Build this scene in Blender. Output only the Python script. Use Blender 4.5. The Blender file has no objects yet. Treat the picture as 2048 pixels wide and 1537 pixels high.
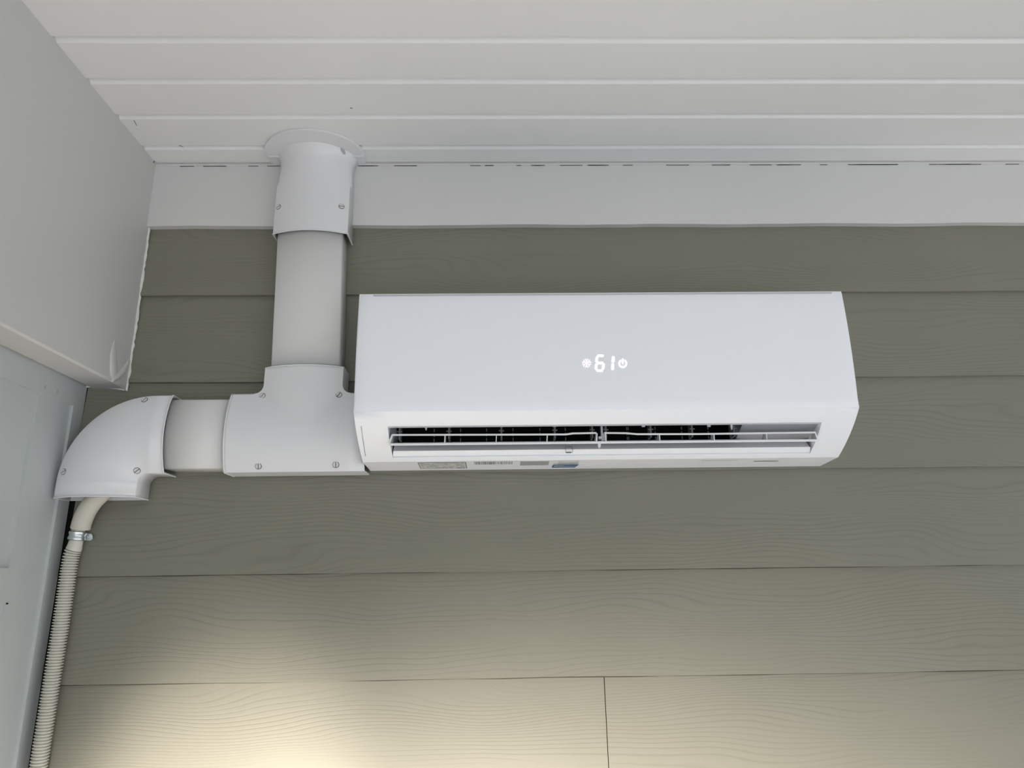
import bpy, bmesh, math, random
from math import sin, cos, pi, atan2, sqrt, floor
from mathutils import Vector, Matrix
random.seed(7)
S = bpy.context.scene
COL = S.collection

# ---------------------------------------------------------------- camera
CX, D, CZ, YAW, PITCH, ROLL, FPX = .73218, 1.3145, -.55276, .01916, .27342, -.01349, 1412.2
FW = Vector((sin(YAW)*cos(PITCH), cos(YAW)*cos(PITCH), sin(PITCH)))
R0 = Vector((cos(YAW), -sin(YAW), 0)); U0 = R0.cross(FW)
RT = R0*cos(ROLL) + U0*sin(ROLL); UP = U0*cos(ROLL) - R0*sin(ROLL)
CAM = Vector((CX, -D, CZ))
cd = bpy.data.cameras.new('camera'); cam = bpy.data.objects.new('camera', cd); COL.objects.link(cam)
cd.sensor_width = 36; cd.lens = 36*FPX/2048; cd.clip_start = .02
m = Matrix((RT, UP, -FW)).transposed().to_4x4(); m.translation = CAM
cam.matrix_world = m
S.camera = cam

# ---------------------------------------------------------------- light
W = bpy.data.worlds.new('sky'); S.world = W; W.use_nodes = True
bg = W.node_tree.nodes['Background']
bg.inputs[0].default_value = (.88, .94, 1.0, 1); bg.inputs[1].default_value = 1.95
su = bpy.data.lights.new('sun', 'SUN'); suo = bpy.data.objects.new('sun', su); COL.objects.link(suo)
su.energy = 7.0; su.angle = .02; su.color = (1, .98, .95)
suo.rotation_euler = (Vector((-.30, .28, -1.0))).to_track_quat('-Z', 'Y').to_euler()
for loc, aim, half, blend, pw in (((.410, -1.191, -1.303), (.704, 0, -1.918), 1.068, 1.0, 560), ((.236, -.899, -1.940), (.2705, 0, -1.051), .224, .709, 265)):
    sp = bpy.data.lights.new('warm_lamp', 'SPOT'); spo = bpy.data.objects.new('warm_lamp', sp); COL.objects.link(spo)
    sp.energy = pw; sp.color = (1, .88, .79); sp.spot_size = 2*half; sp.spot_blend = blend; sp.shadow_soft_size = .04
    spo.location = loc; spo.rotation_euler = (Vector(aim) - spo.location).to_track_quat('-Z', 'Y').to_euler()
S.view_settings.view_transform = 'Standard'; S.view_settings.look = 'None'
S.view_settings.gamma = 1; S.view_settings.use_curve_mapping = False
S.view_settings.exposure = 0.0

# ---------------------------------------------------------------- survey helpers (points measured on known planes)
def ray(a, b): return FW + RT*((a-1024)/FPX) - UP*((b-768.5)/FPX)
def PY(a, b, y):
    d = ray(a, b); p = CAM + d*((y+D)/d.y); return p
def PX(a, b, x):
    d = ray(a, b); return CAM + d*((x-CX)/d.x)
def PZ(a, b, z):
    d = ray(a, b); return CAM + d*((z-CZ)/d.z)

# ---------------------------------------------------------------- materials
def mat(name, col, rough=.5, metal=0, spec=.5, bump=0, bscale=300, var=0, vscale=3, emit=None, emit_s=0, coat=0):
    m = bpy.data.materials.new(name); m.use_nodes = True; nt = m.node_tree; b = nt.nodes['Principled BSDF']
    b.inputs['Base Color'].default_value = (*col, 1); b.inputs['Roughness'].default_value = rough
    b.inputs['Metallic'].default_value = metal; b.inputs['Specular IOR Level'].default_value = spec
    b.inputs['Coat Weight'].default_value = coat
    tc = nt.nodes.new('ShaderNodeTexCoord')
    if bump:
        n = nt.nodes.new('ShaderNodeTexNoise'); n.inputs['Scale'].default_value = bscale; n.inputs['Detail'].default_value = 3
        nt.links.new(tc.outputs['Object'], n.inputs['Vector'])
        bm = nt.nodes.new('ShaderNodeBump'); bm.inputs['Strength'].default_value = bump; bm.inputs['Distance'].default_value = .001
        nt.links.new(n.outputs['Fac'], bm.inputs['Height']); nt.links.new(bm.outputs['Normal'], b.inputs['Normal'])
    if var:
        n = nt.nodes.new('ShaderNodeTexNoise'); n.inputs['Scale'].default_value = vscale; n.inputs['Detail'].default_value = 4
        nt.links.new(tc.outputs['Object'], n.inputs['Vector'])
        mx = nt.nodes.new('ShaderNodeMix'); mx.data_type = 'RGBA'
        mx.inputs['A'].default_value = (*[c*(1-var) for c in col], 1); mx.inputs['B'].default_value = (*[min(1, c*(1+var)) for c in col], 1)
        nt.links.new(n.outputs['Fac'], mx.inputs['Factor']); nt.links.new(mx.outputs['Result'], b.inputs['Base Color'])
    if emit:
        b.inputs['Emission Color'].default_value = (*emit, 1); b.inputs['Emission Strength'].default_value = emit_s
    return m

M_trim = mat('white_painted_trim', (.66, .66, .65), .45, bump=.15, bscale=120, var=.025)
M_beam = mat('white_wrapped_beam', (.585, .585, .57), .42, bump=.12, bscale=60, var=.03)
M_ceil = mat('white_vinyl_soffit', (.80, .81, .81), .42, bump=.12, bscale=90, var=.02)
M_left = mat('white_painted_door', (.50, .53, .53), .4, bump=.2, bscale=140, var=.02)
M_caulk = mat('white_caulk', (.78, .78, .75), .4)
M_duct = mat('white_duct_plastic', (.75, .755, .77), .24, bump=.03, bscale=40)
M_ductw = mat('off_white_duct_plastic', (.71, .71, .70), .38, bump=.03, bscale=40)
M_unit = mat('white_unit_plastic', (.88, .905, .95), .33, bump=.02, bscale=500)
M_blade = mat('white_blade_plastic', (.78, .79, .80), .35)
M_throat = mat('grey_throat_plastic', (.52, .54, .57), .45)
M_greyp = mat('grey_inner_plastic', (.40, .41, .43), .5)
M_dark = mat('black_fan_plastic', (.008, .008, .009), .7, spec=.2)
M_vane = mat('dark_vane_plastic', (.13, .135, .14), .5)
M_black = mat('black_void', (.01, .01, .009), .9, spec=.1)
M_gap = mat('dark_gap', (.14, .135, .13), .8, spec=.2)
M_screw = mat('screw_plastic', (.66, .66, .65), .35)
M_hose = mat('cream_hose_plastic', (.62, .61, .54), .45)
M_sleeve = mat('beige_foam_sleeve', (.56, .54, .47), .6, bump=.4, bscale=60)
M_metal = mat('galvanised_steel', (.62, .66, .66), .32, metal=1, bump=.3, bscale=220, var=.15, vscale=60)
M_led = mat('lit_display', (.4, .38, .4), .5, emit=(1, .90, 1), emit_s=.84)
M_paper = mat('label_paper', (.62, .63, .62), .5)
M_ink = mat('label_ink', (.06, .06, .065), .6)
M_inkg = mat('label_grey_ink', (.34, .35, .35), .6)
M_blue = mat('badge_blue', (.03, .12, .25), .4)
M_lapshade = mat('painted_lap_shadow', (.075, .072, .058), .8, spec=.2)
M_deck = mat('deck_boards', (.25, .25, .255), .6, var=.1, vscale=2)
M_lawn = mat('pale_paving', (.42, .42, .43), .9, var=.2)

def siding_mat():
    m = bpy.data.materials.new('olive_fibre_cement'); m.use_nodes = True; nt = m.node_tree; N = nt.nodes; L = nt.links
    b = N['Principled BSDF']; b.inputs['Roughness'].default_value = .62; b.inputs['Specular IOR Level'].default_value = .3
    tc = N.new('ShaderNodeTexCoord'); sx = N.new('ShaderNodeSeparateXYZ'); L.new(tc.outputs['Object'], sx.inputs[0])
    def math_(op, a, bb=None, c=None):
        n = N.new('ShaderNodeMath'); n.operation = op
        for i, v in enumerate((a, bb, c)):
            if v is None: continue
            if isinstance(v, (int, float)): n.inputs[i].default_value = v
            else: L.new(v, n.inputs[i])
        return n.outputs[0]
    k = math_('FLOOR', math_('DIVIDE', sx.outputs['Z'], .178))      # which board
    off = math_('MULTIPLY', k, 7.37)
    # low, long undulation of the growth rings
    cv = N.new('ShaderNodeCombineXYZ')
    L.new(math_('ADD', math_('MULTIPLY', sx.outputs['X'], 2.2), off), cv.inputs[0])
    L.new(math_('MULTIPLY', sx.outputs['Z'], 9.), cv.inputs[2]); L.new(off, cv.inputs[1])
    n1 = N.new('ShaderNodeTexNoise'); n1.inputs['Scale'].default_value = 1.; n1.inputs['Detail'].default_value = 2.0; n1.inputs['Roughness'].default_value = .35
    L.new(cv.outputs[0], n1.inputs['Vector'])
    fld = math_('ADD', math_('MULTIPLY', sx.outputs['Z'], 118.), math_('MULTIPLY', n1.outputs['Fac'], 17.))
    s = math_('SINE', math_('MULTIPLY', fld, 6.2832))
    ridge = math_('POWER', math_('MULTIPLY', math_('ADD', s, 1.), .5), 5.)
    # places where the grain fades out
    cv2 = N.new('ShaderNodeCombineXYZ')
    L.new(math_('ADD', math_('MULTIPLY', sx.outputs['X'], 1.4), off), cv2.inputs[0]); L.new(math_('MULTIPLY', sx.outputs['Z'], 16.), cv2.inputs[2])
    n2 = N.new('ShaderNodeTexNoise'); n2.inputs['Scale'].default_value = 1.; n2.inputs['Detail'].default_value = 1.5
    L.new(cv2.outputs[0], n2.inputs['Vector'])
    rr = N.new('ShaderNodeMapRange'); rr.inputs['From Min'].default_value = .36; rr.inputs['From Max'].default_value = .60
    L.new(n2.outputs['Fac'], rr.inputs['Value'])
    h1 = math_('MULTIPLY', ridge, rr.outputs['Result'])
    n3 = N.new('ShaderNodeTexNoise'); n3.inputs['Scale'].default_value = 160; n3.inputs['Detail'].default_value = 3
    L.new(tc.outputs['Object'], n3.inputs['Vector'])
    h = math_('SUBTRACT', math_('MULTIPLY', n3.outputs['Fac'], .25), h1)
    bm = N.new('ShaderNodeBump'); bm.inputs['Strength'].default_value = .30; bm.inputs['Distance'].default_value = .0006
    L.new(h, bm.inputs['Height']); L.new(bm.outputs['Normal'], b.inputs['Normal'])
    n4 = N.new('ShaderNodeTexNoise'); n4.inputs['Scale'].default_value = 5; n4.inputs['Detail'].default_value = 4
    L.new(tc.outputs['Object'], n4.inputs['Vector'])
    mx = N.new('ShaderNodeMix'); mx.data_type = 'RGBA'
    mx.inputs['A'].default_value = (.202, .201, .160, 1); mx.inputs['B'].default_value = (.230, .228, .183, 1)
    L.new(n4.outputs['Fac'], mx.inputs['Factor'])
    mg = N.new('ShaderNodeMix'); mg.data_type = 'RGBA'; mg.inputs['B'].default_value = (.150, .147, .115, 1)
    L.new(math_('MULTIPLY', h1, .34), mg.inputs['Factor']); L.new(mx.outputs['Result'], mg.inputs['A']); L.new(mg.outputs['Result'], b.inputs['Base Color'])
    return m
M_side = siding_mat()

# ---------------------------------------------------------------- mesh helpers
ORG = {}
def thing(name, label, cat, loc, group=None):
    o = bpy.data.objects.new(name, None); COL.objects.link(o); o.location = loc; o.empty_display_size = .05
    o['label'] = label; o['category'] = cat
    if group: o['group'] = group
    ORG[o] = Vector(loc); return o
class MB:
    def __init__(s): s.v = []; s.f = []; s.m = []; s.sm = []
    def add(s, vs, fs, mi=0, smooth=False):
        o = len(s.v); s.v += [Vector(p) for p in vs]
        for f in fs: s.f.append([o+i for i in f]); s.m.append(mi); s.sm.append(smooth)
        return s
    def box(s, a, b, mi=0):
        x0, y0, z0 = [min(p, q) for p, q in zip(a, b)]; x1, y1, z1 = [max(p, q) for p, q in zip(a, b)]
        return s.add([(x0,y0,z0),(x1,y0,z0),(x1,y1,z0),(x0,y1,z0),(x0,y0,z1),(x1,y0,z1),(x1,y1,z1),(x0,y1,z1)],
              [(0,3,2,1),(4,5,6,7),(0,1,5,4),(1,2,6,5),(2,3,7,6),(3,0,4,7)], mi)
    def prism(s, poly, axis, a, b, mi=0):
        """poly: list of 2D, extruded along axis 'x': poly=(y,z); 'y': (x,z); 'z': (x,y)"""
        n = len(poly)
        def P(q, t): return {'x': (t, q[0], q[1]), 'y': (q[0], t, q[1]), 'z': (q[0], q[1], t)}[axis]
        vs = [P(q, a) for q in poly] + [P(q, b) for q in poly]
        return s.add(vs, [list(range(n))[::-1], list(range(n, 2*n))] + [(i, (i+1) % n, n+(i+1) % n, n+i) for i in range(n)], mi)
    def grid(s, rows, mi=0, smooth=True, closed=False, skip=()):
        o = len(s.v); nr = len(rows); nc = len(rows[0])
        for r in rows: s.v += [Vector(p) for p in r]
        for i in range(nr-1):
            for j in range(nc if closed else nc-1):
                if (i, j) in skip: continue
                k = (j+1) % nc
                s.f.append([o+i*nc+j, o+i*nc+k, o+(i+1)*nc+k, o+(i+1)*nc+j]); s.m.append(mi); s.sm.append(smooth)
        return s
    def tube(s, pts, rad, seg=14, mi=0, caps=True):
        pts = [Vector(p) for p in pts]; n = len(pts)
        if not isinstance(rad, (list, tuple)): rad = [rad]*n
        rows = []; prev = None
        for i, p in enumerate(pts):
            t = (pts[min(i+1, n-1)] - pts[max(i-1, 0)]).normalized()
            a = prev - t*prev.dot(t) if prev else t.orthogonal()
            a.normalize(); prev = a; b = t.cross(a)
            rows.append([p + (a*cos(2*pi*j/seg) + b*sin(2*pi*j/seg))*rad[i] for j in range(seg)])
        o = len(s.v); s.grid(rows, mi, True, True)
        if caps:
            s.f.append([o+j for j in range(seg)][::-1]); s.m.append(mi); s.sm.append(False)
            s.f.append([o+(n-1)*seg+j for j in range(seg)]); s.m.append(mi); s.sm.append(False)
        return s
    def build(s, name, mats, parent=None, label=None, bevel=0, bseg=2, solid=0, recalc=True, sharp=40, weld=0):
        me = bpy.data.meshes.new(name)
        org = ORG.get(parent, Vector((0, 0, 0)))
        me.from_pydata([p-org for p in s.v], [], s.f)
        if not isinstance(mats, (list, tuple)): mats = [mats]
        for mm in mats: me.materials.append(mm)
        me.polygons.foreach_set('material_index', s.m); me.polygons.foreach_set('use_smooth', s.sm)
        bm = bmesh.new(); bm.from_mesh(me)
        if weld: bmesh.ops.remove_doubles(bm, verts=bm.verts, dist=weld)
        if recalc: bmesh.ops.recalc_face_normals(bm, faces=bm.faces)
        for e in bm.edges:
            if len(e.link_faces) == 2 and e.calc_face_angle(0) > math.radians(sharp): e.smooth = False
        bm.to_mesh(me); bm.free()
        o = bpy.data.objects.new(name, me); COL.objects.link(o)
        if parent: o.parent = parent
        ORG[o] = org
        if label: o['label'] = label
        if solid:
            md = o.modifiers.new('thickness', 'SOLIDIFY'); md.thickness = solid; md.offset = -1
        if bevel:
            md = o.modifiers.new('bevel', 'BEVEL'); md.width = bevel; md.segments = bseg; md.limit_method = 'ANGLE'; md.angle_limit = math.radians(35)
            md.harden_normals = False
        return o
def top(o, label, cat, group=None):
    o['label'] = label; o['category'] = cat
    if group: o['group'] = group
    return o
def struct(o): o['kind'] = 'structure'; return o
def lerp(a, b, t): return a + (b-a)*t

# ---------------------------------------------------------------- large structure
H = .2935            # ceiling
BX = .0245           # beam face
LX = -.053           # left wall face
LAP = .178
XR = 4.2; YF = -3.0  # far ends of the porch

# back wall: lap siding, board by board
b = MB()
def plank(x0, x1, zb, dz=0, seed=0):
    rnd = random.Random(seed); n = 60
    xs = [lerp(x0, x1, i/n) for i in range(n+1)]
    w = [.0006*sin(x*7+seed*2.1) + .0004*sin(x*19+seed) for x in xs]
    f0 = [(x, -.0105+w[i]*.8, zb+dz+w[i]) for i, x in enumerate(xs)]
    f1 = [(x, -.0015, zb+LAP+.012) for x in xs]
    k0 = [(x, -.002, zb+dz+w[i]) for i, x in enumerate(xs)]
    b.grid([k0, f0, f1], 0, False)
    if zb < -.5:      # dark strip painted in as the lap's shadow line under the butt edge
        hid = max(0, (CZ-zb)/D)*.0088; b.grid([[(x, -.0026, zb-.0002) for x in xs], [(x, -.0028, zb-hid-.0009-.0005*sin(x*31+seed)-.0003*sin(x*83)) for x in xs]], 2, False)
    b.add([f0[0], f1[0], k0[0]], [(0, 1, 2)]); b.add([f0[-1], f1[-1], k0[-1]], [(0, 1, 2)])
for k in range(0, 12):
    z = -LAP*k
    x0 = LX + (.011 if k > 2 else .001)
    if k == 5:
        jx = PY(1212, 1420, -.008).x
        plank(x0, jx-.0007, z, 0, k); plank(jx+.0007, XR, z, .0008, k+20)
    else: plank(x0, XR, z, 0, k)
b.add([(LX-.2, .0, -2.2), (XR, .0, -2.2), (XR, .0, .4), (LX-.2, .0, .4)], [(0, 1, 2, 3)], 1)
struct(b.build('wall_back', [M_side, M_black, M_lapshade], sharp=20))

# frieze board above the siding
b = MB(); n = 90; zf = .1485
lo = [(lerp(BX-.001, XR, i/n), -.017, zf+.0008*sin(i*.9)+random.uniform(-.0005, .0005)) for i in range(n+1)]
lob = [(p[0], 0, p[2]) for p in lo]; hi = [(p[0], -.017, H+.02) for p in lo]
b.grid([lob, lo, hi], 0, False)
struct(b.build('trim_1', M_trim, sharp=20))
# thin channel where the soffit meets the frieze
b = MB(); b.box((BX, -.024, H-.0015), (XR, -.016, H+.01)); b.box((BX, -.0185, H-.0075), (XR, -.016, H-.0025))
struct(b.build('trim_2', M_trim, bevel=.0006))
b = MB()
for i in range(60):
    a = random.uniform(BX, 1.9); L_ = random.uniform(.005, .05)
    if a > .3 and a < .44: continue
    b.box((a, -.0187, H-.0085), (a+L_, -.0169, H-.0077))
struct(b.build('trim_3', M_gap))

# soffit ceiling: flat strips with a stepped and sloping groove every 4 inches
b = MB(); ys = []
y0 = -.0635; per = .0975
prof = [(-.0165, H)]
k = 0
while y0 - per*k > YF:
    yg = y0 - per*k
    prof += [(yg+.0, H), (yg-.0012, H+.0008), (yg-.0040, H+.0038), (yg-.0058, H+.0052), (yg-.0085, H+.0062), (yg-.0145, H+.0074), (yg-.0150, H)]
    k += 1
prof.append((YF, H))
nx = 24
rows = []
for (y, z) in prof:
    rows.append([(lerp(BX-.02, XR, i/nx), y, z + .0003*sin(i*1.3+y*9)) for i in range(nx+1)])
b.grid(rows, 0, False)
b.add([(BX-.02, .0, H+.03), (XR, .0, H+.03), (XR, YF, H+.03), (BX-.02, YF, H+.03)], [(0, 1, 2, 3)])
struct(b.build('ceiling', M_ceil, sharp=50, recalc=False))

# boxed beam on the left, wrapped in white
b = MB()
zb = -.190
b.grid([[(LX-.04, y, zb+.012) for y in (-.0, -.6, YF)], [(LX+.004, y, zb+.010) for y in (-.0, -.6, YF)], [(LX+.010, y, zb+.004) for y in (-.0, -.6, YF)], [(BX-.004, y, zb) for y in (-.0, -.6, YF)], [(BX, y, zb+.003) for y in (-.0, -.6, YF)],
        [(BX, y, H+.02) for y in (-.0, -.6, YF)]], 0, False)
# pushed-in corner: the folded skin of the wrap
SK = Vector((-.0028, 0, 0))
P0 = [PX(u, v, BX)+SK for u, v in ((230, 680), (228, 696), (227, 715), (227, 735), (227, 752), (228, 764))]
PR_ = [.002, .008, .0125, .0135, .0120, .0040]
b.grid([[p + Vector((sin(2*pi*j/20)*(.0008+.28*ry)+.0018, cos(2*pi*j/20)*ry, 0)) for j in range(20)] for p, ry in zip(P0, PR_)], 0, True, True)
P1 = [PX(u, v, BX)+SK*.4 for u, v in ((224, 759), (234, 753), (245, 743), (254, 730), (259, 717))]
b.tube(P1, [.005, .0078, .0066, .0046, .0014], 14)
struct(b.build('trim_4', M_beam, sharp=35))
# ragged caulk bead where the beam meets the siding
b = MB(); pts = []; rr = []
rnd = random.Random(3)
for i in range(46):
    z = lerp(.150, zb-.004, i/45); pts.append((BX+.0005+rnd.uniform(-.0008, .0012), -.009, z)); rr.append(.0016+rnd.uniform(0, .0018))
b.tube(pts, rr, 8)
b.tube([(BX-.004, -.006, zb-.001), (BX-.02, -.008, zb+.002), (BX-.045, -.007, zb+.005), (LX, -.006, zb+.006)], [.0018, .0022, .0015, .002], 8)
struct(b.build('trim_5', M_caulk))

# left wall: painted frame with stepped recesses
b = MB()
ST = .0055
yA = PX(147, 812, LX).y; zA = PX(147, 812, LX).z        # outer recess corner
yB = PX(80, 782, LX-ST).y; zB = PX(22, 1137, LX-ST).z
zC = PX(12, 1208, LX-ST).z
zt = zb+.03; zbot = -2.15; yend = YF; yw = -.004
x0, x1, x2 = LX, LX-ST, LX-2*ST
def q(x, ya, yb, za, zc): b.add([(x, ya, za), (x, yb, za), (x, yb, zc), (x, ya, zc)], [(0, 1, 2, 3)])
q(x0, yw, yA, zt, zbot); q(x0, yA, yend, zt, zA)                       # casing and head
b.add([(x0, yA, zA), (x1, yA, zA), (x1, yA, zbot), (x0, yA, zbot)], [(0, 1, 2, 3)])      # step faces
b.add([(x0, yA, zA), (x1, yA, zA), (x1, yend, zA), (x0, yend, zA)], [(0, 1, 2, 3)])
q(x1, yA, yB, zA, zbot)
q(x1, yB, yend, zB, zC)
yC = yB
q(x2, yB, yend, zA, zB); b.add([(x1, yB, zA), (x2, yB, zA), (x2, yB, zB), (x1, yB, zB)], [(0, 1, 2, 3)])
b.add([(x1, yB, zB), (x2, yB, zB), (x2, yend, zB), (x1, yend, zB)], [(0, 1, 2, 3)])
b.add([(x1, yB, zA), (x2, yB, zA), (x2, yend, zA), (x1, yend, zA)], [(0, 1, 2, 3)])
q(x1, yB, yC, zC, zbot)
q(x1-.0018, yC, yend, zC, zbot); b.add([(x1, yC, zC), (x1-.0018, yC, zC), (x1-.0018, yC, zbot), (x1, yC, zbot)], [(0, 1, 2, 3)])
b.add([(x1, yC, zC), (x1-.0018, yC, zC), (x1-.0018, yend, zC), (x1, yend, zC)], [(0, 1, 2, 3)])
b.add([(x0, yw, zt), (x0-.05, yw, zt), (x0-.05, yw, zbot), (x0, yw, zbot)], [(0, 1, 2, 3)])
# two filled nail holes, nail tips
for (u, v, r) in ((90, 775, .0035), (115, 784, .0036)):
    p = PX(u, v, LX)
    for k in range(3):
        a = k*2.1+u; b.tube([p+Vector((.0002, cos(a)*r*.6, sin(a)*r)), p+Vector((.0006, cos(a+1)*r*.6, sin(a+1)*r)), p+Vector((.0002, cos(a+2)*r*.6, sin(a+2)*r))], .0005, 6, 1)
p = PX(12, 1208, LX-ST); b.tube([p, p+Vector((.001, .003, 0))], .0012, 8, 2)
p = PX(168, 757, LX); b.tube([p, p+Vector((.001, .004, 0))], .0010, 8, 2)
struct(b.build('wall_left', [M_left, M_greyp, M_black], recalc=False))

# unseen header beams, right end and open front, added to cut the sky light
b = MB(); b.box((XR, .02, zb-.06), (XR+.12, YF-.12, H+.03)); struct(b.build('added_header_right', M_beam))
b = MB(); b.box((LX, YF, zb-.06), (XR, YF-.12, H+.03)); struct(b.build('added_header_front', M_beam))
# floor and paving outside
b = MB(); b.box((-.3, 0, -2.15), (XR, YF, -2.20)); struct(b.build('floor', M_deck))
b = MB(); b.add([(-20, -30, -2.3), (24, -30, -2.3), (24, 0, -2.3), (-20, 0, -2.3)], [(0, 1, 2, 3)]); o = b.build('ground', M_lawn); struct(o)

# small scuffs: on the ceiling and the siding
b = MB()
for a, c in (((268, 241), (273, 251)), ((358, 291), (366, 294)), ((700, 216), (705, 217))):
    b.tube([PZ(*a, H-.0003), PZ(*c, H-.0003)], .0006, 6)
b.tube([PX(307, 325, BX+.0005), PX(309, 322, BX+.0005)], .0012, 6)
o = b.build('trim_6', M_gap); struct(o)

# ---------------------------------------------------------------- duct covers
HW = .0635; H1 = .055; SAG = .016
def dome(a, hw=HW, h1=H1, sag=SAG): return h1 + sag*(1-(a/hw)**2)
def section(hw, h1, sag, y0=.010, n=14, ch=.0022):
    pr = [(-hw, y0), (-hw, h1-ch), (-hw+ch*.3, h1-ch*.3), (-hw+ch, h1+.0003)]
    for i in range(1, n): a = lerp(-hw+ch, hw-ch, i/n); pr.append((a, dome(a, hw, h1, sag)))
    return pr + [(hw-ch, h1+.0003), (hw-ch*.3, h1-ch*.3), (hw, h1-ch), (hw, y0)]
def sweep(b, frames, pr, mi=0):
    b.grid([[o + ac*a + Vector((0, -h, 0)) for a, h in pr] for o, ac in frames], mi, True)
def screw(parent, p, nrm, ang, r=.0052, seat=.0007):
    nrm = Vector(nrm).normalized(); t = Vector((cos(ang), 0, sin(ang))); t = (t - nrm*t.dot(nrm)).normalized(); w = nrm.cross(t)
    b = MB(); p = Vector(p); n = 20
    def disc(r_, h0, h1_, mi, a0=0, a1=2*pi, sh=0):
        lo_ = []; 
        for i in range(n+1): 
            a = lerp(a0, a1, i/n); lo_.append(p + t*cos(a)*r_ + w*sin(a)*r_ + w*sh)
        vs = [v+nrm*h0 for v in lo_] + [v+nrm*h1_ for v in lo_]; N_ = n+1
        b.add(vs, [list(range(N_))[::-1], list(range(N_, 2*N_))] + [(i, (i+1) % N_, N_+(i+1) % N_, N_+i) for i in range(N_)], mi)
    disc(r*1.12, -.0012, seat*.35, 1)
    disc(r*.93, -.001, seat+.0004, 0, .16, pi-.16); disc(r*.93, -.001, seat+.0004, 0, pi+.16, 2*pi-.16)
    return b.build('screw', [M_screw, M_gap], parent)
ZC = -.287; W_, TH = Vector((0, 0, 1)), .0022

# horizontal duct between elbow and tee
xa, xb = .130, .250
t = thing('straight_duct_cover', 'short white horizontal duct cover between the elbow and the tee', 'duct cover', (xa, -.01, ZC))
b = MB(); sweep(b, [(Vector((xa, 0, ZC)), W_), (Vector((xb, 0, ZC-.0005)), W_)], section(HW, H1, SAG))
b.build('cover', M_ductw, t, solid=.002)
b = MB(); b.box((xa, -.0105, ZC-HW+.003), (xb, -.014, ZC+HW-.003)); b.build('back_plate', M_ductw, t)

# vertical duct rising from the tee to the ceiling cap
p_t = Vector((.3625, 0, .165)); p_b = Vector((.3738, 0, -.195)); ax = (p_t-p_b).normalized(); ac = Vector((ax.z, 0, -ax.x))
t = thing('straight_duct_cover', 'tall white vertical duct cover rising from the tee to the ceiling cap', 'duct cover', (p_b.x, -.01, p_b.z))
b = MB(); sweep(b, [(p_b, ac), (p_t, ac)], section(HW, H1, SAG)); b.build('cover', M_ductw, t, solid=.002)
b = MB(); b.prism([(p_b.x-HW+.003, p_b.z), (p_b.x+HW-.003, p_b.z), (p_t.x+HW-.003, p_t.z), (p_t.x-HW+.003, p_t.z)], 'y', -.0105, -.014); b.build('back_plate', M_ductw, t)

# tee
HW2, H2, SAG2 = HW+.0085, H1+.0035, SAG+.002
xl = .2435; xr = .4915; ztp = -.1655; ZT = -.2875; XV = .3725
def tee(b):
    pr = section(HW2, H2, SAG2)
    sweep(b, [(Vector((lerp(xl, xr, i/8), 0, ZT)), W_) for i in range(9)], pr)
    sweep(b, [(Vector((XV, 0, ZT)), Vector((1, 0, 0))), (Vector((XV, 0, ztp)), Vector((1, 0, 0)))], pr)
t = thing('duct_tee_cover', 'glossy white tee duct cover against the left end of the indoor unit', 'duct cover', (xl, -.01, ZT-HW2))
# one heightfield mesh for the tee so that the two vaults meet in a groin
NX, NZ = 100, 78
fil = .017
def inside(x, z):
    if z <= ZT+HW2: return True
    dx = abs(x-XV)
    if dx <= HW2: return True
    cx_ = HW2+fil; cz_ = ZT+HW2+fil
    return z < cz_ and dx < cx_ and (dx-cx_)**2+(z-cz_)**2 > fil**2
def hgt(x, z):
    hh = dome(z-ZT, HW2, H2, SAG2) if z <= ZT+HW2 else H2
    hv = dome(x-XV, HW2, H2, SAG2) if (abs(x-XV) <= HW2 and z > ZT) else H2
    # rounded union
    k_ = .0035; dd = hh-hv
    return max(hh, hv) + (k_*.25*max(0, 1-abs(dd)/k_)**2)
# outline rows: for each z the x-extent
zs = [lerp(ZT-HW2, ZT+HW2, i/44) for i in range(45)] + [ZT+HW2+fil*i/8 for i in range(1, 9)] + [lerp(ZT+HW2+fil, ztp, i/6) for i in range(1, 7)]
rows = []
for z in zs:
    if z <= ZT+HW2+1e-9: a, c = xl, xr
    else:
        dz = max(0, fil-(z-ZT-HW2)); e_ = HW2+fil-sqrt(max(0, fil**2-dz**2)); a, c = XV-e_, min(xr, XV+e_)
    rows.append((z, a, c))
b = MB()
inner = [XV-HW2-fil+ (2*(HW2+fil))*i/48 for i in range(49)]
# lower body
xs = [lerp(xl, XV-HW2-fil, i/8) for i in range(8)] + [x for x in inner if x < xr-.001] + [xr]
low = [r for r in rows if r[0] <= ZT+HW2+1e-9]
b.grid([[(x, -hgt(x, z), z) for x in xs] for z, a, c in low])
up = [low[-1]] + [r for r in rows if r[0] > ZT+HW2+1e-9]
gr = []
for i, (z, a, c) in enumerate(up):
    if i == 0: a, c = XV-HW2-fil, min(xr, XV+HW2+fil)
    gr.append([(lerp(a, c, j/48), -hgt(lerp(a, c, j/48), z), z) for j in range(49)])
b.grid(gr)
# side walls
def skirt(path): b.grid([path, [(p[0], -.010, p[2]) for p in path]], 0, False)
skirt([(x, -hgt(x, zs[0]), zs[0]) for x in xs])
skirt([(xl, -H2, ZT+HW2), (XV-HW2-fil, -H2, ZT+HW2)])
skirt([g[0] for g in gr]); skirt([g[-1] for g in gr])
b.build('cover', M_duct, t, solid=TH, weld=.0002, sharp=50)
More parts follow.
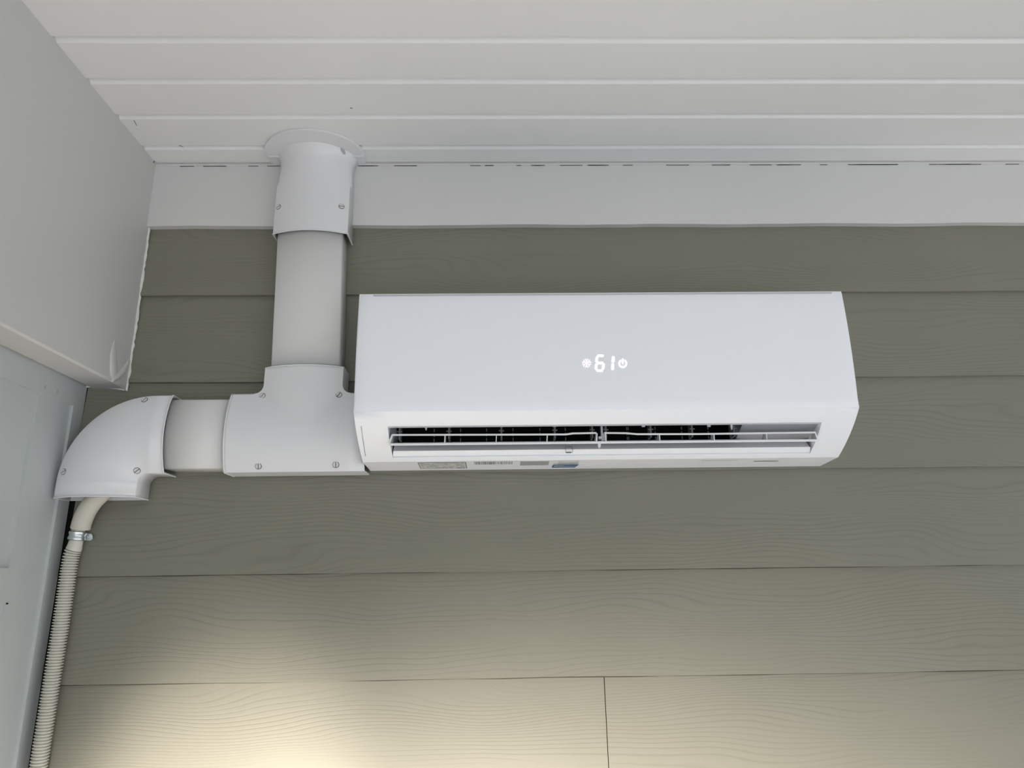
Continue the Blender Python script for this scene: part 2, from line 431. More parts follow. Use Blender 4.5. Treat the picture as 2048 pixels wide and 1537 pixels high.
# raised lip round each mouth
b = MB()
for x in (xl,): b.tube([(x, -h, ZT+a) for a, h in section(HW2, H2, SAG2)], .0013, 8)
b.tube([(XV+a, -h, ztp) for a, h in section(HW2, H2, SAG2)], .0011, 8)
b.build('rim', M_duct, t)
for (u, v, an) in ((525, 792, 1.0), (678, 790, 1.0), (517, 933, 1.57), (672, 930, 1.57)):
    y = -H2
    for _ in range(4): pp = PY(u, v, y); y = -hgt(pp.x, pp.z)
    pp = PY(u, v, y); e_ = .002
    nx_ = (hgt(pp.x+e_, pp.z)-hgt(pp.x-e_, pp.z))/(2*e_); nz_ = (hgt(pp.x, pp.z+e_)-hgt(pp.x, pp.z-e_))/(2*e_)
    cl = lambda q_: max(-.22, min(.22, q_))
    screw(t, pp+Vector((0, -.0006, 0)), (-cl(nx_), -1, -cl(nz_)), an)

# elbow
t = thing('duct_elbow_cover', 'white elbow duct cover turning down at the left corner', 'duct cover', (0, -.01, -.38))
pr = section(.0712, H2, SAG2+.001)
Rm = .0712+.016
ex = .0885+.004; zc_e = ZT-Rm+.000
fr = [(Vector((.1365, 0, ZT)), W_)]
cxe = .1085; 
for i in range(25):
    a = pi/2*i/24     # from top (horizontal) to left (vertical)
    d = Vector((-sin(a), 0, cos(a)))
    sx_ = 1.0
    fr.append((Vector((cxe, 0, zc_e)) + Vector((d.x*Rm, 0, d.z*Rm)), d))
fr.append((Vector((cxe-Rm, 0, zc_e-.026)), Vector((-1, 0, 0))))
b = MB(); sweep(b, fr, pr); b.build('cover', M_duct, t, solid=TH, sharp=50)
b = MB(); b.tube([fr[0][0]+fr[0][1]*a+Vector((0, -h, 0)) for a, h in pr], .0013, 8); 
b.tube([fr[-1][0]+fr[-1][1]*a+Vector((0, -h, 0)) for a, h in pr], .0010, 8)
b.build('rim', M_duct, t)
b = MB()
pl = [(f[0] + f[1]*.0687) for f in fr] + [(f[0] - f[1]*.0687) for f in fr][::-1]
vs = [(p.x, -.0105, p.z) for p in pl]; n_ = len(fr)
b.add(vs, [(i, i+1, 2*n_-2-i, 2*n_-1-i) for i in range(n_-1)])
b.build('back_plate', M_duct, t, solid=.002)
def esurf(u, v):
    y = -.06
    for _ in range(5):
        pp = PY(u, v, y); r_ = Vector((pp.x-cxe, pp.z-zc_e))
        if pp.x > cxe: a = pp.z-ZT; nn = (0, 1)
        elif pp.z < zc_e: a = -(pp.x-(cxe-Rm)); nn = (-1, 0)
        else: a = r_.length-Rm; nn = (r_.x/r_.length, r_.y/r_.length)
        y = -dome(a, .0712, H2, SAG2+.001)
    s_ = 2*(SAG2+.001)*a/.0712**2
    return PY(u, v, y), (nn[0]*s_, -1, nn[1]*s_)
for (u, v, an) in ((289, 800, 1.2), (127, 944, .4), (274, 942, .7)):
    pp, nn = esurf(u, v); screw(t, pp, nn, an)

# ceiling cap
t = thing('duct_ceiling_cap', 'white flanged duct cap where the vertical duct meets the ceiling', 'duct cap', (.362, -.01, H))
b = MB()
capc = Vector((.3655, 0, 0))
rows = []
hwc = .0725
nst = 26
for i in range(nst+1):
    z = lerp(.108, H-.0005, i/nst)
    s_ = (z-.108)/(H-.108)
    xc = lerp(.3655, .3635, s_)
    grow = 0 if s_ < .45 else ((s_-.45)/.55)**2
    flare = 0 if s_ < .78 else ((s_-.78)/.22)**3
    hw_ = hwc + .012*flare - .001*grow
    h1_ = H2 - .006*s_ + .004*flare
    sg_ = SAG2 + .022*grow + .005*flare
    row = [(xc-hw_, -.010, z)]
    n = 24
    # blends from a flat vault to a half-round neck
    for j in range(n+1):
        a = lerp(-1, 1, j/n)
        fl = h1_ + sg_*(1-a*a)
        el = .012 + (h1_+sg_-.012)*sqrt(max(0, 1-a*a))
        w_ = .36*min(1, grow*1.2)
        row.append((xc+hw_*a, -lerp(fl, el, w_), z))
    row.append((xc+hw_, -.010, z)); rows.append(row)
b.grid(rows); b.build('cover', M_duct, t, solid=TH, sharp=55)
b = MB(); b.tube(rows[0], .0013, 8); b.build('rim', M_duct, t)
# flange on the ceiling: half ellipse with short straight ends
b = MB(); pts = []
xL, xR_ = .262, .462; xm = (xL+xR_)/2; yf = -.048
pts.append((xR_-.004, -.018)); pts.append((xR_+.001, yf))
for i in range(1, 32): a = pi*i/32; pts.append((xm+(xR_-xm)*cos(a), yf-.0855*sin(a)))
pts += [(xL, yf), (xL+.006, -.018)]
b.prism(pts, 'z', H-.0048, H-.0002)
b.build('flange', M_duct, t)
b = MB()
b.box((.4365, -.050, H-.0072), (.4595, -.0465, H-.0045)); b.build('flange_rib', M_duct, t, bevel=.0008)
b = MB(); b.box((.2665, -.050, H-.0072), (.289, -.0465, H-.0045)); b.build('flange_rib', M_duct, t, bevel=.0008)
from mathutils.bvhtree import BVHTree
cap_tree = BVHTree.FromPolygons([Vector(p) for r_ in rows for p in r_], [(i*27+j, i*27+j+1, (i+1)*27+j+1, (i+1)*27+j) for i in range(nst) for j in range(26)])
def capsurf(u, v):
    loc_, n_, _, _ = cap_tree.ray_cast(CAM, ray(u, v))
    return loc_, (n_ if n_.y < 0 else -n_)
for (u, v, an) in ((557, 414, .2), (683, 413, .1)):
    pp, nn = capsurf(u, v); screw(t, pp, nn, an)
pp, nn = capsurf(686, 302)
b = MB(); nn = Vector(nn).normalized(); tt = Vector((.55, .5, -.8)); tt = (tt-nn*tt.dot(nn)).normalized(); ww = nn.cross(tt)
vs = [pp + nn*.0010 + tt*cos(2*pi*i/20)*.0085 + ww*sin(2*pi*i/20)*.0036 for i in range(20)]
vs2 = [pp - nn*.003 + tt*cos(2*pi*i/20)*.0085 + ww*sin(2*pi*i/20)*.0036 for i in range(20)]
b.add(vs+vs2, [list(range(20))] + [(i, (i+1) % 20, 20+(i+1) % 20, 20+i) for i in range(20)])
b.build('screw_hole', M_greyp, t, label='empty oval screw hole')

# ---------------------------------------------------------------- drain hose
t = thing('drain_hose', 'cream corrugated drain hose running down the corner from the elbow', 'hose', PY(160, 1060, -.03))
def path(keys, n):
    out = []
    for i in range(n+1):
        s_ = i/n*(len(keys)-1); k = min(int(s_), len(keys)-2); f_ = s_-k
        p0, p1, p2, p3 = keys[max(k-1, 0)], keys[k], keys[k+1], keys[min(k+2, len(keys)-1)]
        out.append(.5*((2*p1)+(-p0+p2)*f_+(2*p0-5*p1+4*p2-p3)*f_*f_+(-p0+3*p1-3*p2+p3)*f_**3))
    return out
b = MB()
kp = [PY(222, 965, -.040), PY(205, 985, -.040), PY(187, 1003, -.038), PY(174, 1022, -.035), PY(165, 1042, -.031), PY(160.5, 1059, -.029)]
b.tube(path(kp, 30), [.0160]*27 + [.0158, .0160, .0162, .0150, ][:4], 24)
b.build('insulation_sleeve', M_sleeve, t, label='smooth beige foam sleeve')
kc = [PY(158, 1055, -.027), PY(154, 1078, -.026), PY(149, 1095, -.0255), PY(139.5, 1128, -.025), PY(122.7, 1242, -.025), PY(102.5, 1370, -.025), PY(77, 1535, -.025)]
kc.append(kc[-1] + (kc[-1]-kc[-2])*1.0); kc.append(kc[-1]+Vector((-.004, 0, -.25))); 
# resample evenly
pp_ = path(kc, 400); L_ = [0]
for i in range(1, len(pp_)): L_.append(L_[-1]+(pp_[i]-pp_[i-1]).length)
pitch_ = .00475; step = pitch_/8; out = []; rads = []; s_ = 0; k = 0
while s_ < L_[-1]:
    while L_[k+1] < s_: k += 1
    f_ = (s_-L_[k])/max(1e-9, L_[k+1]-L_[k]); out.append(pp_[k].lerp(pp_[k+1], f_))
    ph = s_/pitch_*2*pi
    if s_ < .040: r_ = lerp(.0105, .0128, min(1, max(0, (s_-.022)/.016)))
    else: r_ = .0112 + .0022*(max(-1, min(1, 1.3*cos(ph)+.45)))
    rads.append(r_); s_ += step
b = MB(); b.tube(out, rads, 20); b.build('corrugated_tube', M_hose, t)

# pipe strap
pc = PY(154.5, 1072, -.0265)
t = thing('pipe_strap', 'galvanised metal pipe strap holding the hose with a screwed tab', 'pipe strap', pc)
b = MB(); axd = (kc[2]-kc[0]).normalized()
rws = []
for s_, r_ in ((-.0078, .0128), (-.0066, .0140), (-.0035, .0142), (-.0012, .0131), (.0012, .0131), (.0035, .0142), (.0066, .0140), (.0078, .0128)):
    ring = []
    for j in range(28):
        a = 2*pi*j/28; e1 = Vector((1, 0, 0)); e1 = (e1-axd*e1.dot(axd)).normalized(); e2 = axd.cross(e1)
        ring.append(pc + axd*s_ + (e1*cos(a)+e2*sin(a))*r_)
    rws.append(ring)
b.grid(rws, 0, True, True); b.build('band', M_metal, t, solid=.0008)
b = MB(); q0 = PY(166, 1067, -.014); q1 = PY(187, 1068, -.013); q2 = PY(186, 1082, -.013); q3 = PY(165, 1082, -.014)
poly = [(q0.x, q0.z), (q1.x-.003, q1.z), (q1.x, q1.z-.003), (q2.x+.0005, q2.z+.003), (q2.x-.003, q2.z), (q3.x, q3.z)]
b.prism(poly, 'y', -.0155, -.0140); b.box((q0.x-.003, -.022, q3.z+.001), (q0.x+.001, -.0145, q0.z-.001)); b.build('tab', M_metal, t, bevel=.0004)
b = MB(); c_ = (q0+q2)/2; rr_ = .0030
b.tube([(c_.x, -.0150, c_.z), (c_.x, -.0168, c_.z)], [rr_, rr_*.75], 6); b.build('screw_head', M_metal, t)

# ---------------------------------------------------------------- indoor unit
XA, XB = .4933, 1.3305
ac = thing('air_conditioner', 'white wall mounted indoor air conditioner showing 61 on its front', 'air conditioner', ((XA+XB)/2, 0, -.352))
# profile (y,z) of the front, from top to bottom
CR = (-.1835, -.2805); BC = (-.087, -.3480); BB = (-.012, -.3520)
def bez(p0, p1, p2, n): return [(lerp(lerp(p0[0], p1[0], i/n), lerp(p1[0], p2[0], i/n), i/n), lerp(lerp(p0[1], p1[1], i/n), lerp(p1[1], p2[1], i/n), i/n)) for i in range(n+1)]
front = bez((-.1840, -.0765), (-.1925, -.175), CR, 14)
low = bez(CR, (-.148, -.3185), BC, 16)
def lowz(v):   # point of the lower face that shows at image height v on the unit's middle
    best = None
    for i in range(401):
        s_ = i/400*16; k = min(int(s_), 15); f_ = s_-k; y = lerp(low[k][0], low[k+1][0], f_); z = lerp(low[k][1], low[k+1][1], f_)
        d = Vector((.92, y, z))-CAM; vv = 768.5-FPX*d.dot(UP)/d.dot(FW)
        if best is None or abs(vv-v) < best[0]: best = (abs(vv-v), y, z, i/400)
    return best[1:]
OT = lowz(849); OB = lowz(911)
def lp(s_):
    s_ *= 16; k = min(int(s_), 15); f_ = s_-k; return (lerp(low[k][0], low[k+1][0], f_), lerp(low[k][1], low[k+1][1], f_))
xoL = [PY(775, 850, OT[0]).x, PY(785.5, 912, OB[0]).x]; xoR = [PY(1644, 847, OT[0]).x, PY(1621, 908, OB[0]).x]
# housing
b = MB()
svals = [0, OT[2]*.5, OT[2]] + [lerp(OT[2], OB[2], i/8) for i in range(1, 9)] + [lerp(OB[2], 1, i/3) for i in range(1, 4)]
rows = []
for s_ in svals:
    y, z = lp(s_); f_ = max(0, min(1, (s_-OT[2])/(OB[2]-OT[2])))
    a = lerp(xoL[0], xoL[1], f_); c = lerp(xoR[0], xoR[1], f_)
    rows.append([(XA, y, z), (a, y, z), (c, y, z), (XB, y, z)])
skip = {(i, 1) for i in range(2, 10)}
b.grid(rows, 0, True, False, skip)
# underside, back and sides
side = [(0-.011, -.068), (-.172, -.068), (-.1805, -.0715)] + [(y+.002, z) for y, z in front] + low[1:] + [BB, (-.011, -.350)]
tp = [(-.011, -.068), (-.172, -.068), (-.1805, -.0715), (front[0][0]+.002, front[0][1])]
b.grid([[(XA, y, z), (XB, y, z)] for y, z in tp], 0, False)
b.grid([[(XA, y+.002, z), (XB, y+.002, z)] for y, z in front[:-1]] + [[(XA, *CR), (XB, *CR)]], 0, True)
b.grid([[(XA, *BC), (XB, *BC)], [(XA, *BB), (XB, *BB)], [(XA, -.011, -.350), (XB, -.011, -.350)]], 0, False)
for x in (XA, XB):
    b.add([(x, y, z) for y, z in side], [list(range(len(side)))])
# mouth: side cheeks, thin upper lip
for (xs_, sgn) in ((xoL, 1), (xoR, -1)):
    e = [lp(lerp(OT[2], OB[2], i/8)) for i in range(9)]
    o_ = [(lerp(xs_[0], xs_[1], i/8), y, z) for i, (y, z) in enumerate(e)]
    inn = [(x+sgn*.0006, min(y+.075, -.05), z+.032) for x, y, z in o_]
    b.grid([o_, inn], 0, False)
b.box((xoL[0]-.001, OT[0]+.0005, OT[1]+.0004), (xoR[0]+.001, OT[0]+.016, OT[1]+.0022))
housing = b.build('housing', M_unit, ac, weld=.0002, bevel=.0030, bseg=3, sharp=30)
# front panel with a notch along its top edge
b = MB(); xn0 = PY(746, 590, -.186).x; xn1 = PY(1665, 588, -.186).x
pf = [(front[0][0], front[0][1]+.0035), (front[0][0], front[0][1]-.0005)] + front[1:]
cols = [XA+.0006, XA+.004, xn0, xn0+.002, (xn0+xn1)/2, xn1-.002, xn1, XB-.004, XB-.0006]
rows = [[(x, y+(.0012 if x in (cols[0], cols[-1]) else 0), z) for x in cols] for y, z in pf]
rows[0] = [(x, y+.001, z) for x, y, z in rows[0]]
for i_, dz_ in ((0, .0055), (1, .0030)):
    for j_ in (0, len(cols)-1): x, y, z = rows[i_][j_]; rows[i_][j_] = (x + (.0012 if j_ == 0 else -.0012), y+.001, z-dz_)
b.grid(rows, 0, True, False, {(0, j) for j in range(2, 6)})
pan = b.build('front_panel', M_unit, ac, solid=.0018, bevel=.0005)
# gap line along the panel's top notch
b = MB(); b.box((xn0, front[0][0]+.0004, front[0][1]-.0004), (xn1, front[0][0]+.003, front[0][1]+.0026)); b.build('panel_gap', M_throat, ac)
# seam near the left end
def on_low(u, v):
    y = -.15
    for _ in range(8):
        p = PY(u, v, y); 
        for k in range(16):
            if low[k+1][1] <= p.z <= low[k][1]: f_ = (low[k][1]-p.z)/(low[k][1]-low[k+1][1]); y = lerp(low[k][0], low[k+1][0], f_)
    return PY(u, v, y)
b = MB(); b.tube([on_low(722.5, 853)+Vector((0, -.0004, 0)), on_low(726, 880)+Vector((0, -.0004, 0)), on_low(731, 913)+Vector((0, -.0004, 0))], .00045, 6); b.build('seam', M_gap, ac)

# interior
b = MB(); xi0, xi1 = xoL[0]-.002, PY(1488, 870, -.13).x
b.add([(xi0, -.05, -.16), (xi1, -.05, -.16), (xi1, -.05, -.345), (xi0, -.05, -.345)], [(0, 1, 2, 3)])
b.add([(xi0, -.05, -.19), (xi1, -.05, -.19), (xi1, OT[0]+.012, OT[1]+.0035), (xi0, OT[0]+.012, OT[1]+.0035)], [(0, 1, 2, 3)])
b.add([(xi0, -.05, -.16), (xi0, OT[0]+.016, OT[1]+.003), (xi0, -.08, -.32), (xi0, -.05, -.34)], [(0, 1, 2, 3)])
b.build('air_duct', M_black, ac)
# throat: bright lip, then the sloping floor of the outlet
b = MB()
oby, obz = OB[0], OB[1]
strip = []
nrm = Vector((0, CR[1]-BC[1], -(CR[0]-BC[0]))).normalized()
pts_ = [(oby, obz), (oby+.0020, obz+.0012), (oby-.0100, obz+.0092)]
y_, z_ = pts_[-1]
xL2, xR2 = xoL[1]+.001, xoR[1]-.001
b.grid([[(xL2-.001, *pts_[0]), (xR2+.001, *pts_[0])], [(xL2-.001, *pts_[1]), (xR2+.001, *pts_[1])], [(xL2+.001, *pts_[2]), (xR2-.002, *pts_[2])]], 0, False)
b.build('outlet_lip', M_unit, ac)
b = MB()
b.grid([[(xL2+.001, y_+.0002, z_), (xR2-.003, y_+.0002, z_)], [(xL2+.002, y_+.009, z_+.0165), (xR2-.008, y_+.009, z_+.0165)]], 0, False)
b.build('outlet_floor', M_throat, ac)
b = MB(); xe = xoR[0]+.001
xq0, xq1 = PY(1488, 852, OT[0]+.006).x, PY(1488, 886, y_+.010).x
b.add([(xq0, OT[0]+.006, OT[1]+.0035), (xe, OT[0]+.006, OT[1]+.0035), (xe, y_+.010, z_+.0155), (xq1, y_+.010, z_+.0155)], [(0, 1, 2, 3)])
b.add([(xq0, OT[0]+.006, OT[1]+.0035), (xi1, -.05, -.24), (xi1, -.05, -.33), (xq1, y_+.010, z_+.0155)], [(0, 1, 2, 3)])
b.build('end_block', M_greyp, ac, label='grey block closing the right end of the outlet')

# cross-flow fan
b = MB(); fy, fz, frd = -.098, -.232, .040
xs_f = [lerp(xi0+.004, xi1-.002, i/7) for i in range(8)]
for x in xs_f:
    n = 32; ring = [(x, fy+frd*1.02*cos(2*pi*j/n), fz+frd*1.02*sin(2*pi*j/n)) for j in range(n)]
    b.add(ring + [(x+.002, p[1], p[2]) for p in ring], [list(range(n)), list(range(n, 2*n))[::-1]] + [(j, (j+1) % n, n+(j+1) % n, n+j) for j in range(n)], 1)
for j in range(30):
    a = 2*pi*j/30; p0 = (fy+frd*cos(a), fz+frd*sin(a)); p1 = (fy+frd*.74*cos(a+.25), fz+frd*.74*sin(a+.25))
    b.add([(xs_f[0], *p0), (xs_f[-1], *p0), (xs_f[-1], *p1), (xs_f[0], *p1)], [(0, 1, 2, 3)])
b.build('fan', [M_dark, M_vane], ac)
# vertical swing vanes: thick crossed ones and thin ones between
vy = -.135
for u in (799, 898, 1003, 1110, 1185, 1212, 1302, 1385, 1469):
    p = PY(u, 870, vy); b = MB()
    b.box((p.x-.0015, vy, -.270), (p.x+.0015, vy+.02, -.318))
    for zz in (-.283, -.289, -.3045): b.box((p.x-.0044, vy-.001, zz-.0008), (p.x+.0044, vy+.002, zz+.0008))
    b.build('vane', M_vane, ac)
for u in (868, 921, 973, 1026, 1080, 1131, 1254, 1257, 1311, 1364, 1417):
    p = PY(u, 870, vy+.012); b = MB()
    for i in range(6):
        z1 = -.272-.0085*i; b.box((p.x-.0006, vy+.012, z1), (p.x+.0008, vy+.014, z1-.0052))
    b.box((p.x-.0034, vy+.012, -.283), (p.x-.0024, vy+.014, -.288)); b.box((p.x+.0026, vy+.012, -.283), (p.x+.0036, vy+.014, -.288))
    b.build('vane', M_vane, ac)

# flap: plate and raised blade joined by posts
FY = -.152
zp = PY(1200, 885.5, FY).z
up_ = .19
b = MB(); xl_, xr_ = PY(778, 888, FY).x, PY(1640, 883, FY).x
b.prism([(FY, zp-.0020), (FY-.0006, zp), (FY, zp+.0020), (FY+.030, zp+.002+.030*up_), (FY+.030, zp+.030*up_)], 'x', xl_, xr_)
flap = b.build('flap', M_blade, ac, bevel=.0005)
def zat(u, v, y=FY): return PY(u, v, y)
b = MB(); tk = .0030; dp = .016
def rail(pts):
    rows = []
    for (u, v) in pts:
        p = PY(u, v, FY+.004)
        rows.append([(p.x, FY+.004, p.z-tk/2), (p.x, FY+.004, p.z+tk/2), (p.x, FY+.004+dp, p.z+tk/2+dp*.22), (p.x, FY+.004+dp, p.z-tk/2+dp*.22)])
    b.grid(rows, 0, False, True); b.add(rows[0], [(0, 1, 2, 3)]); b.add(rows[-1], [(0, 1, 2, 3)])
rail([(783, 870.5), (1000, 870), (1132, 869.5), (1146, 867.5), (1193, 866.5)])
rail([(1209, 866.5), (1252, 867), (1275, 869), (1400, 868.7), (1632, 865.5)])
b.build('upper_blade', M_blade, flap)
for (u, v0, v1, w_) in ((784, 871, 887, .0030), (890, 871, 887, .0014), (993, 871, 886, .0014), (1095, 870, 886, .0014), (1194, 867, 886, .0022), (1211, 868, 886, .0018), (1319, 870, 886, .0016), (1428, 869, 885, .0015), (1533, 868, 884, .0012), (1631, 867, 883, .0020)):
    p0 = PY(u, v0, FY+.004); du = -4 if u == 784 else (4 if u == 1631 else 0)
    p1 = PY(u+du+(1 if u > 1200 else -1), v1, FY+.002); b = MB()
    b.add([(p0.x-w_/2, FY+.004, p0.z), (p0.x+w_/2, FY+.004, p0.z), (p1.x+w_/2, FY+.001, p1.z), (p1.x-w_/2, FY+.001, p1.z),
           (p0.x-w_/2, FY+.018, p0.z+.003), (p0.x+w_/2, FY+.018, p0.z+.003), (p1.x+w_/2, FY+.026, p1.z+.005), (p1.x-w_/2, FY+.026, p1.z+.005)],
          [(0, 1, 2, 3), (4, 5, 6, 7), (0, 3, 7, 4), (1, 2, 6, 5), (0, 1, 5, 4), (3, 2, 6, 7)])
    b.build('post', M_blade, flap)
# centre support: arm, pivot and hook
b = MB(); p = PY(1203, 852, FY+.012); p2 = PY(1204, 884, FY+.012)
b.box((p.x-.0014, FY+.010, p.z+.004), (p.x+.0014, FY+.022, p2.z))
b.box((p.x+.0012, FY+.010, p2.z+.014), (p.x+.0075, FY+.020, p2.z+.001))
b.box((p.x-.0062, FY+.010, p2.z+.009), (p.x-.001, FY+.02, p2.z+.0045))
b.build('support_arm', M_throat, ac, bevel=.0005)
b = MB(); ph = PY(1198, 890, FY+.012)
b.prism([(ph.x-.0026, ph.z+.003), (ph.x+.0026, ph.z+.003), (ph.x+.0022, ph.z-.0035), (ph.x+.0008, ph.z-.0062), (ph.x-.0008, ph.z-.0062), (ph.x-.0022, ph.z-.0035)], 'y', FY+.006, FY+.012); b.build('hook', M_blade, ac, bevel=.0005)
# small pins and tabs under the upper lip
for u, v1 in ((852, 861), (1463, 860)):
    p0 = PY(u-.5, 850, OT[0]+.018); p1 = PY(u+.3, v1, OT[0]+.018); b = MB()
    b.tube([p0, p0.lerp(p1, .6), p1], [.0022, .0018, .0009], 10); b.build('pin', M_throat, ac)
for u in (898, 1003, 1109, 1287, 1418):
    p0 = PY(u, 851.5, OT[0]+.017); b = MB(); b.box((p0.x-.0027, p0.y, p0.z+.003), (p0.x+.0027, p0.y+.003, p0.z-.0022)); b.build('tab', M_throat, ac)
# little latch on the outlet lip
p = PY(1138, 900, y_-.001); b = MB()
w_ = .0062
for (xa_, xb_, za_, zb_) in ((-w_, w_, .0048, .0044), (-w_, -w_+.0005, .0048, -.0052), (w_-.0005, w_, .0048, -.0052), (-w_+.0015, w_-.0015, -.0034, -.0046)):
    sl_ = (pts_[2][0]-pts_[1][0])/(pts_[2][1]-pts_[1][1])
    yy = p.y + ((za_+zb_)/2)*sl_*(1 if (za_+zb_)/2 < 0 else 0) - .0008
    b.box((p.x+xa_, yy, p.z+za_), (p.x+xb_, yy+.002, p.z+zb_))
b.build('latch', M_gap, ac)

# underside: labels and slots
def ZU(y): return lerp(BC[1], BB[1], (y-BC[0])/(BB[0]-BC[0]))
def onU(u, v):
    z = -.35
    for _ in range(5): p = PZ(u, v, z); z = ZU(p.y)
    return PZ(u, v, z)
def quadU(b, x0, x1, y0, y1, mi, off):
    b.add([(x0, y0, ZU(y0)-off), (x1, y0, ZU(y0)-off), (x1, y1, ZU(y1)-off), (x0, y1, ZU(y1)-off)], [(0, 1, 2, 3)], mi)
ca = onU(835, 925.5); cb = onU(932, 937)
yT, yB_ = min(ca.y, cb.y), max(ca.y, cb.y); x0 = ca.x; x1 = onU(932, 926).x
yT = max(yT, BC[0]+.003)
b = MB(); quadU(b, x0, x1, yT, yB_, 1, .0003); quadU(b, x0+.0012, x1-.0012, yT+.0015, yB_-.002, 0, .0005)
rnd = random.Random(5); nl = 7
for i in range(nl):
    ya = lerp(yT+.003, yB_-.006, i/(nl-1)); x = x0+.004
    while x < x1-.006:
        l_ = rnd.uniform(.002, .010)
        if rnd.random() < .8: quadU(b, x, min(x+l_, x1-.004), ya, ya+(yB_-yT)*.07, 1 if i == nl-1 and x > lerp(x0, x1, .7) else 2, .0007)
        x += l_+.001
b.build('rating_label', [M_paper, M_ink, M_inkg], ac, label='white rating label with a dark border')
ca = onU(948, 923.5); cb = onU(1024, 928.5)
b = MB(); x = ca.x; rnd = random.Random(11); xe_ = onU(1024, 926).x
quadU(b, ca.x-.004, xe_+.004, ca.y-.004, cb.y+.012, 2, .0003)
while x < xe_:
    w_ = rnd.choice((.0004, .0007, .0012)); quadU(b, x, x+w_, ca.y+.001, cb.y, 1, .0005); x += w_+rnd.choice((.0006, .0009, .0013))
b.build('barcode_label', [M_paper, M_ink, M_unit], ac, label='white label with a barcode')
ca = onU(1041, 923.5); cb = onU(1098, 931); b = MB(); rnd = random.Random(2); xe_ = onU(1098, 926).x
for i in range(8):
    ya = lerp(ca.y, cb.y, i/8); x = ca.x
    while x < xe_:
        l_ = rnd.uniform(.001, .005); quadU(b, x, min(x+l_, xe_), ya, ya+(cb.y-ca.y)*.075, 0, .0004); x += l_+.0006
b.build('caution_print', M_inkg, ac, label='block of fine grey print')
ca = onU(1105, 929.3); cb = onU(1155, 935); b = MB(); xe_ = onU(1155, 932).x
yc0, yc1 = ca.y, cb.y
quadU(b, ca.x-.003, xe_+.004, onU(1120, 922.5).y, yc1+.0025, 2, .0003)
pg = [(ca.x+.002, yc0), (xe_-.0005, yc0), (xe_+.001, yc0+.003), (xe_-.004, yc1), (ca.x+.001, yc1), (ca.x, yc1-.002), (ca.x+.0005, yc0+.004)]
b.add([(x, y, ZU(y)-.0006) for x, y in pg], [list(range(len(pg)))], 0)
rnd = random.Random(9); x = ca.x+.004
while x < xe_-.004:
    big = x < lerp(ca.x, xe_, .42); w_ = .0016 if big else .0007
    quadU(b, x, x+w_*.75, lerp(yc0, yc1, .22 if big else .4), lerp(yc0, yc1, .62), 1, .0009); x += w_*1.35
ya0 = onU(1120, 924).y
for (fa, fb, fy_) in ((.18, .42, .0), (.45, .95, .001), (.05, .98, .010), (.2, .9, .013)):
    x = lerp(ca.x, xe_, fa)
    while x < lerp(ca.x, xe_, fb): quadU(b, x, x+.0014, ya0+fy_, ya0+fy_+.0024, 3, .0009); x += .0019
b.build('certification_badge', [M_blue, M_paper, M_unit, M_ink], ac, label='white label with a blue slanted badge')
for (u0, u1, v, th) in ((1404, 1476, 921.2, .0012), (1508, 1558, 922.3, .0045)):
    pa = onU(u0, v); pb = onU(u1, v-1); ya = max(pa.y, BC[0]+.0025); b = MB()
    quadU(b, pa.x, pb.x, ya, ya+th, 0, .0004); b.build('slot', M_gap, ac)

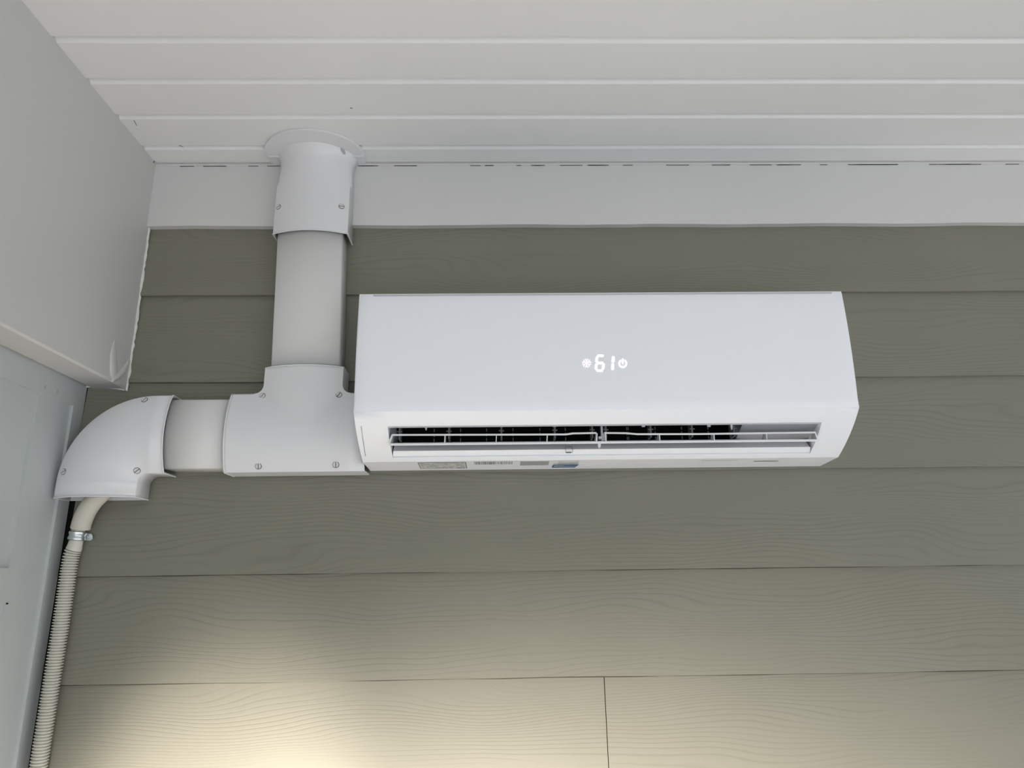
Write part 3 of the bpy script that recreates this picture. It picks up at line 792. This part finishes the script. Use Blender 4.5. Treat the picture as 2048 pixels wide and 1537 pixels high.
# lit display on the front panel
def on_front(u, v):
    y = -.188
    for _ in range(8):
        p = PY(u, v, y)
        for k in range(14):
            if front[k+1][1] <= p.z <= front[k][1]: f_ = (front[k][1]-p.z)/(front[k][1]-front[k+1][1]); y = lerp(front[k][0], front[k+1][0], f_)
    return PY(u, v, y)+Vector((0, -.0003, 0))
def stroke(b, p0, p1, w, n=8):
    """capsule between two picture-survey points on the panel"""
    a = on_front(*p0); c = on_front(*p1); a2 = Vector((a.x, a.z)); c2 = Vector((c.x, c.z)); d = (c2-a2).normalized(); nn = Vector((-d.y, d.x)); r = w/2
    out = []
    for i in range(n+1): t_ = -pi/2+pi*i/n; out.append(c2 + d*cos(t_)*r + nn*sin(t_)*r)
    for i in range(n+1): t_ = pi/2+pi*i/n; out.append(a2 + d*cos(t_)*r + nn*sin(t_)*r)
    b.add([(q_.x, (a.y+c.y)/2, q_.y) for q_ in out], [list(range(len(out)))])
PXM = 1.165/1412   # metres per picture unit on the panel
b = MB()
for s_ in (((1196.5, 712), (1205, 712)), ((1194, 715.5), (1192.8, 723)), ((1197, 726.5), (1204.5, 726.5)), ((1192.6, 729.5), (1191.8, 737.5)), ((1207, 729.5), (1206.2, 737.5)), ((1195, 741.7), (1203.5, 741.7))): stroke(b, *s_, 5.7*PXM)
b.build('display_digit', M_led, pan, label='lit seven segment digit 6', recalc=False)
b = MB(); stroke(b, (1226.6, 715.5), (1226, 723), 6.6*PXM); stroke(b, (1225.6, 730), (1225, 738), 6.3*PXM)
b.build('display_digit', M_led, pan, label='lit seven segment digit 1', recalc=False)
b = MB(); cu, cv_ = 1173.3, 726.9
for k in range(6):
    a = pi*k/3 + pi/6*0 + pi/2
    e = (cu+8.0*cos(a), cv_+8.0*sin(a)); stroke(b, (cu, cv_), (cu+6.5*cos(a), cv_+6.5*sin(a)), 1.9*PXM)
    for da in (-.30, .30): stroke(b, (cu+4.2*cos(a), cv_+4.2*sin(a)), (cu+8.6*cos(a+da), cv_+8.6*sin(a+da)), 2.0*PXM)
b.build('snowflake_icon', M_led, pan, label='lit snowflake symbol', recalc=False)
b = MB(); cu, cv_ = 1245.5, 727.6
stroke(b, (cu, cv_-8.6), (cu, cv_-.3), 4.0*PXM)
for i in range(20):
    a0 = -pi/2+.62 + (2*pi-1.24)*i/20; a1 = -pi/2+.62 + (2*pi-1.24)*(i+1)/20
    stroke(b, (cu+7.2*cos(a0), cv_+7.2*sin(a0)), (cu+7.2*cos(a1), cv_+7.2*sin(a1)), 4.0*PXM, 4)
b.build('power_icon', M_led, pan, label='lit power symbol', recalc=False)
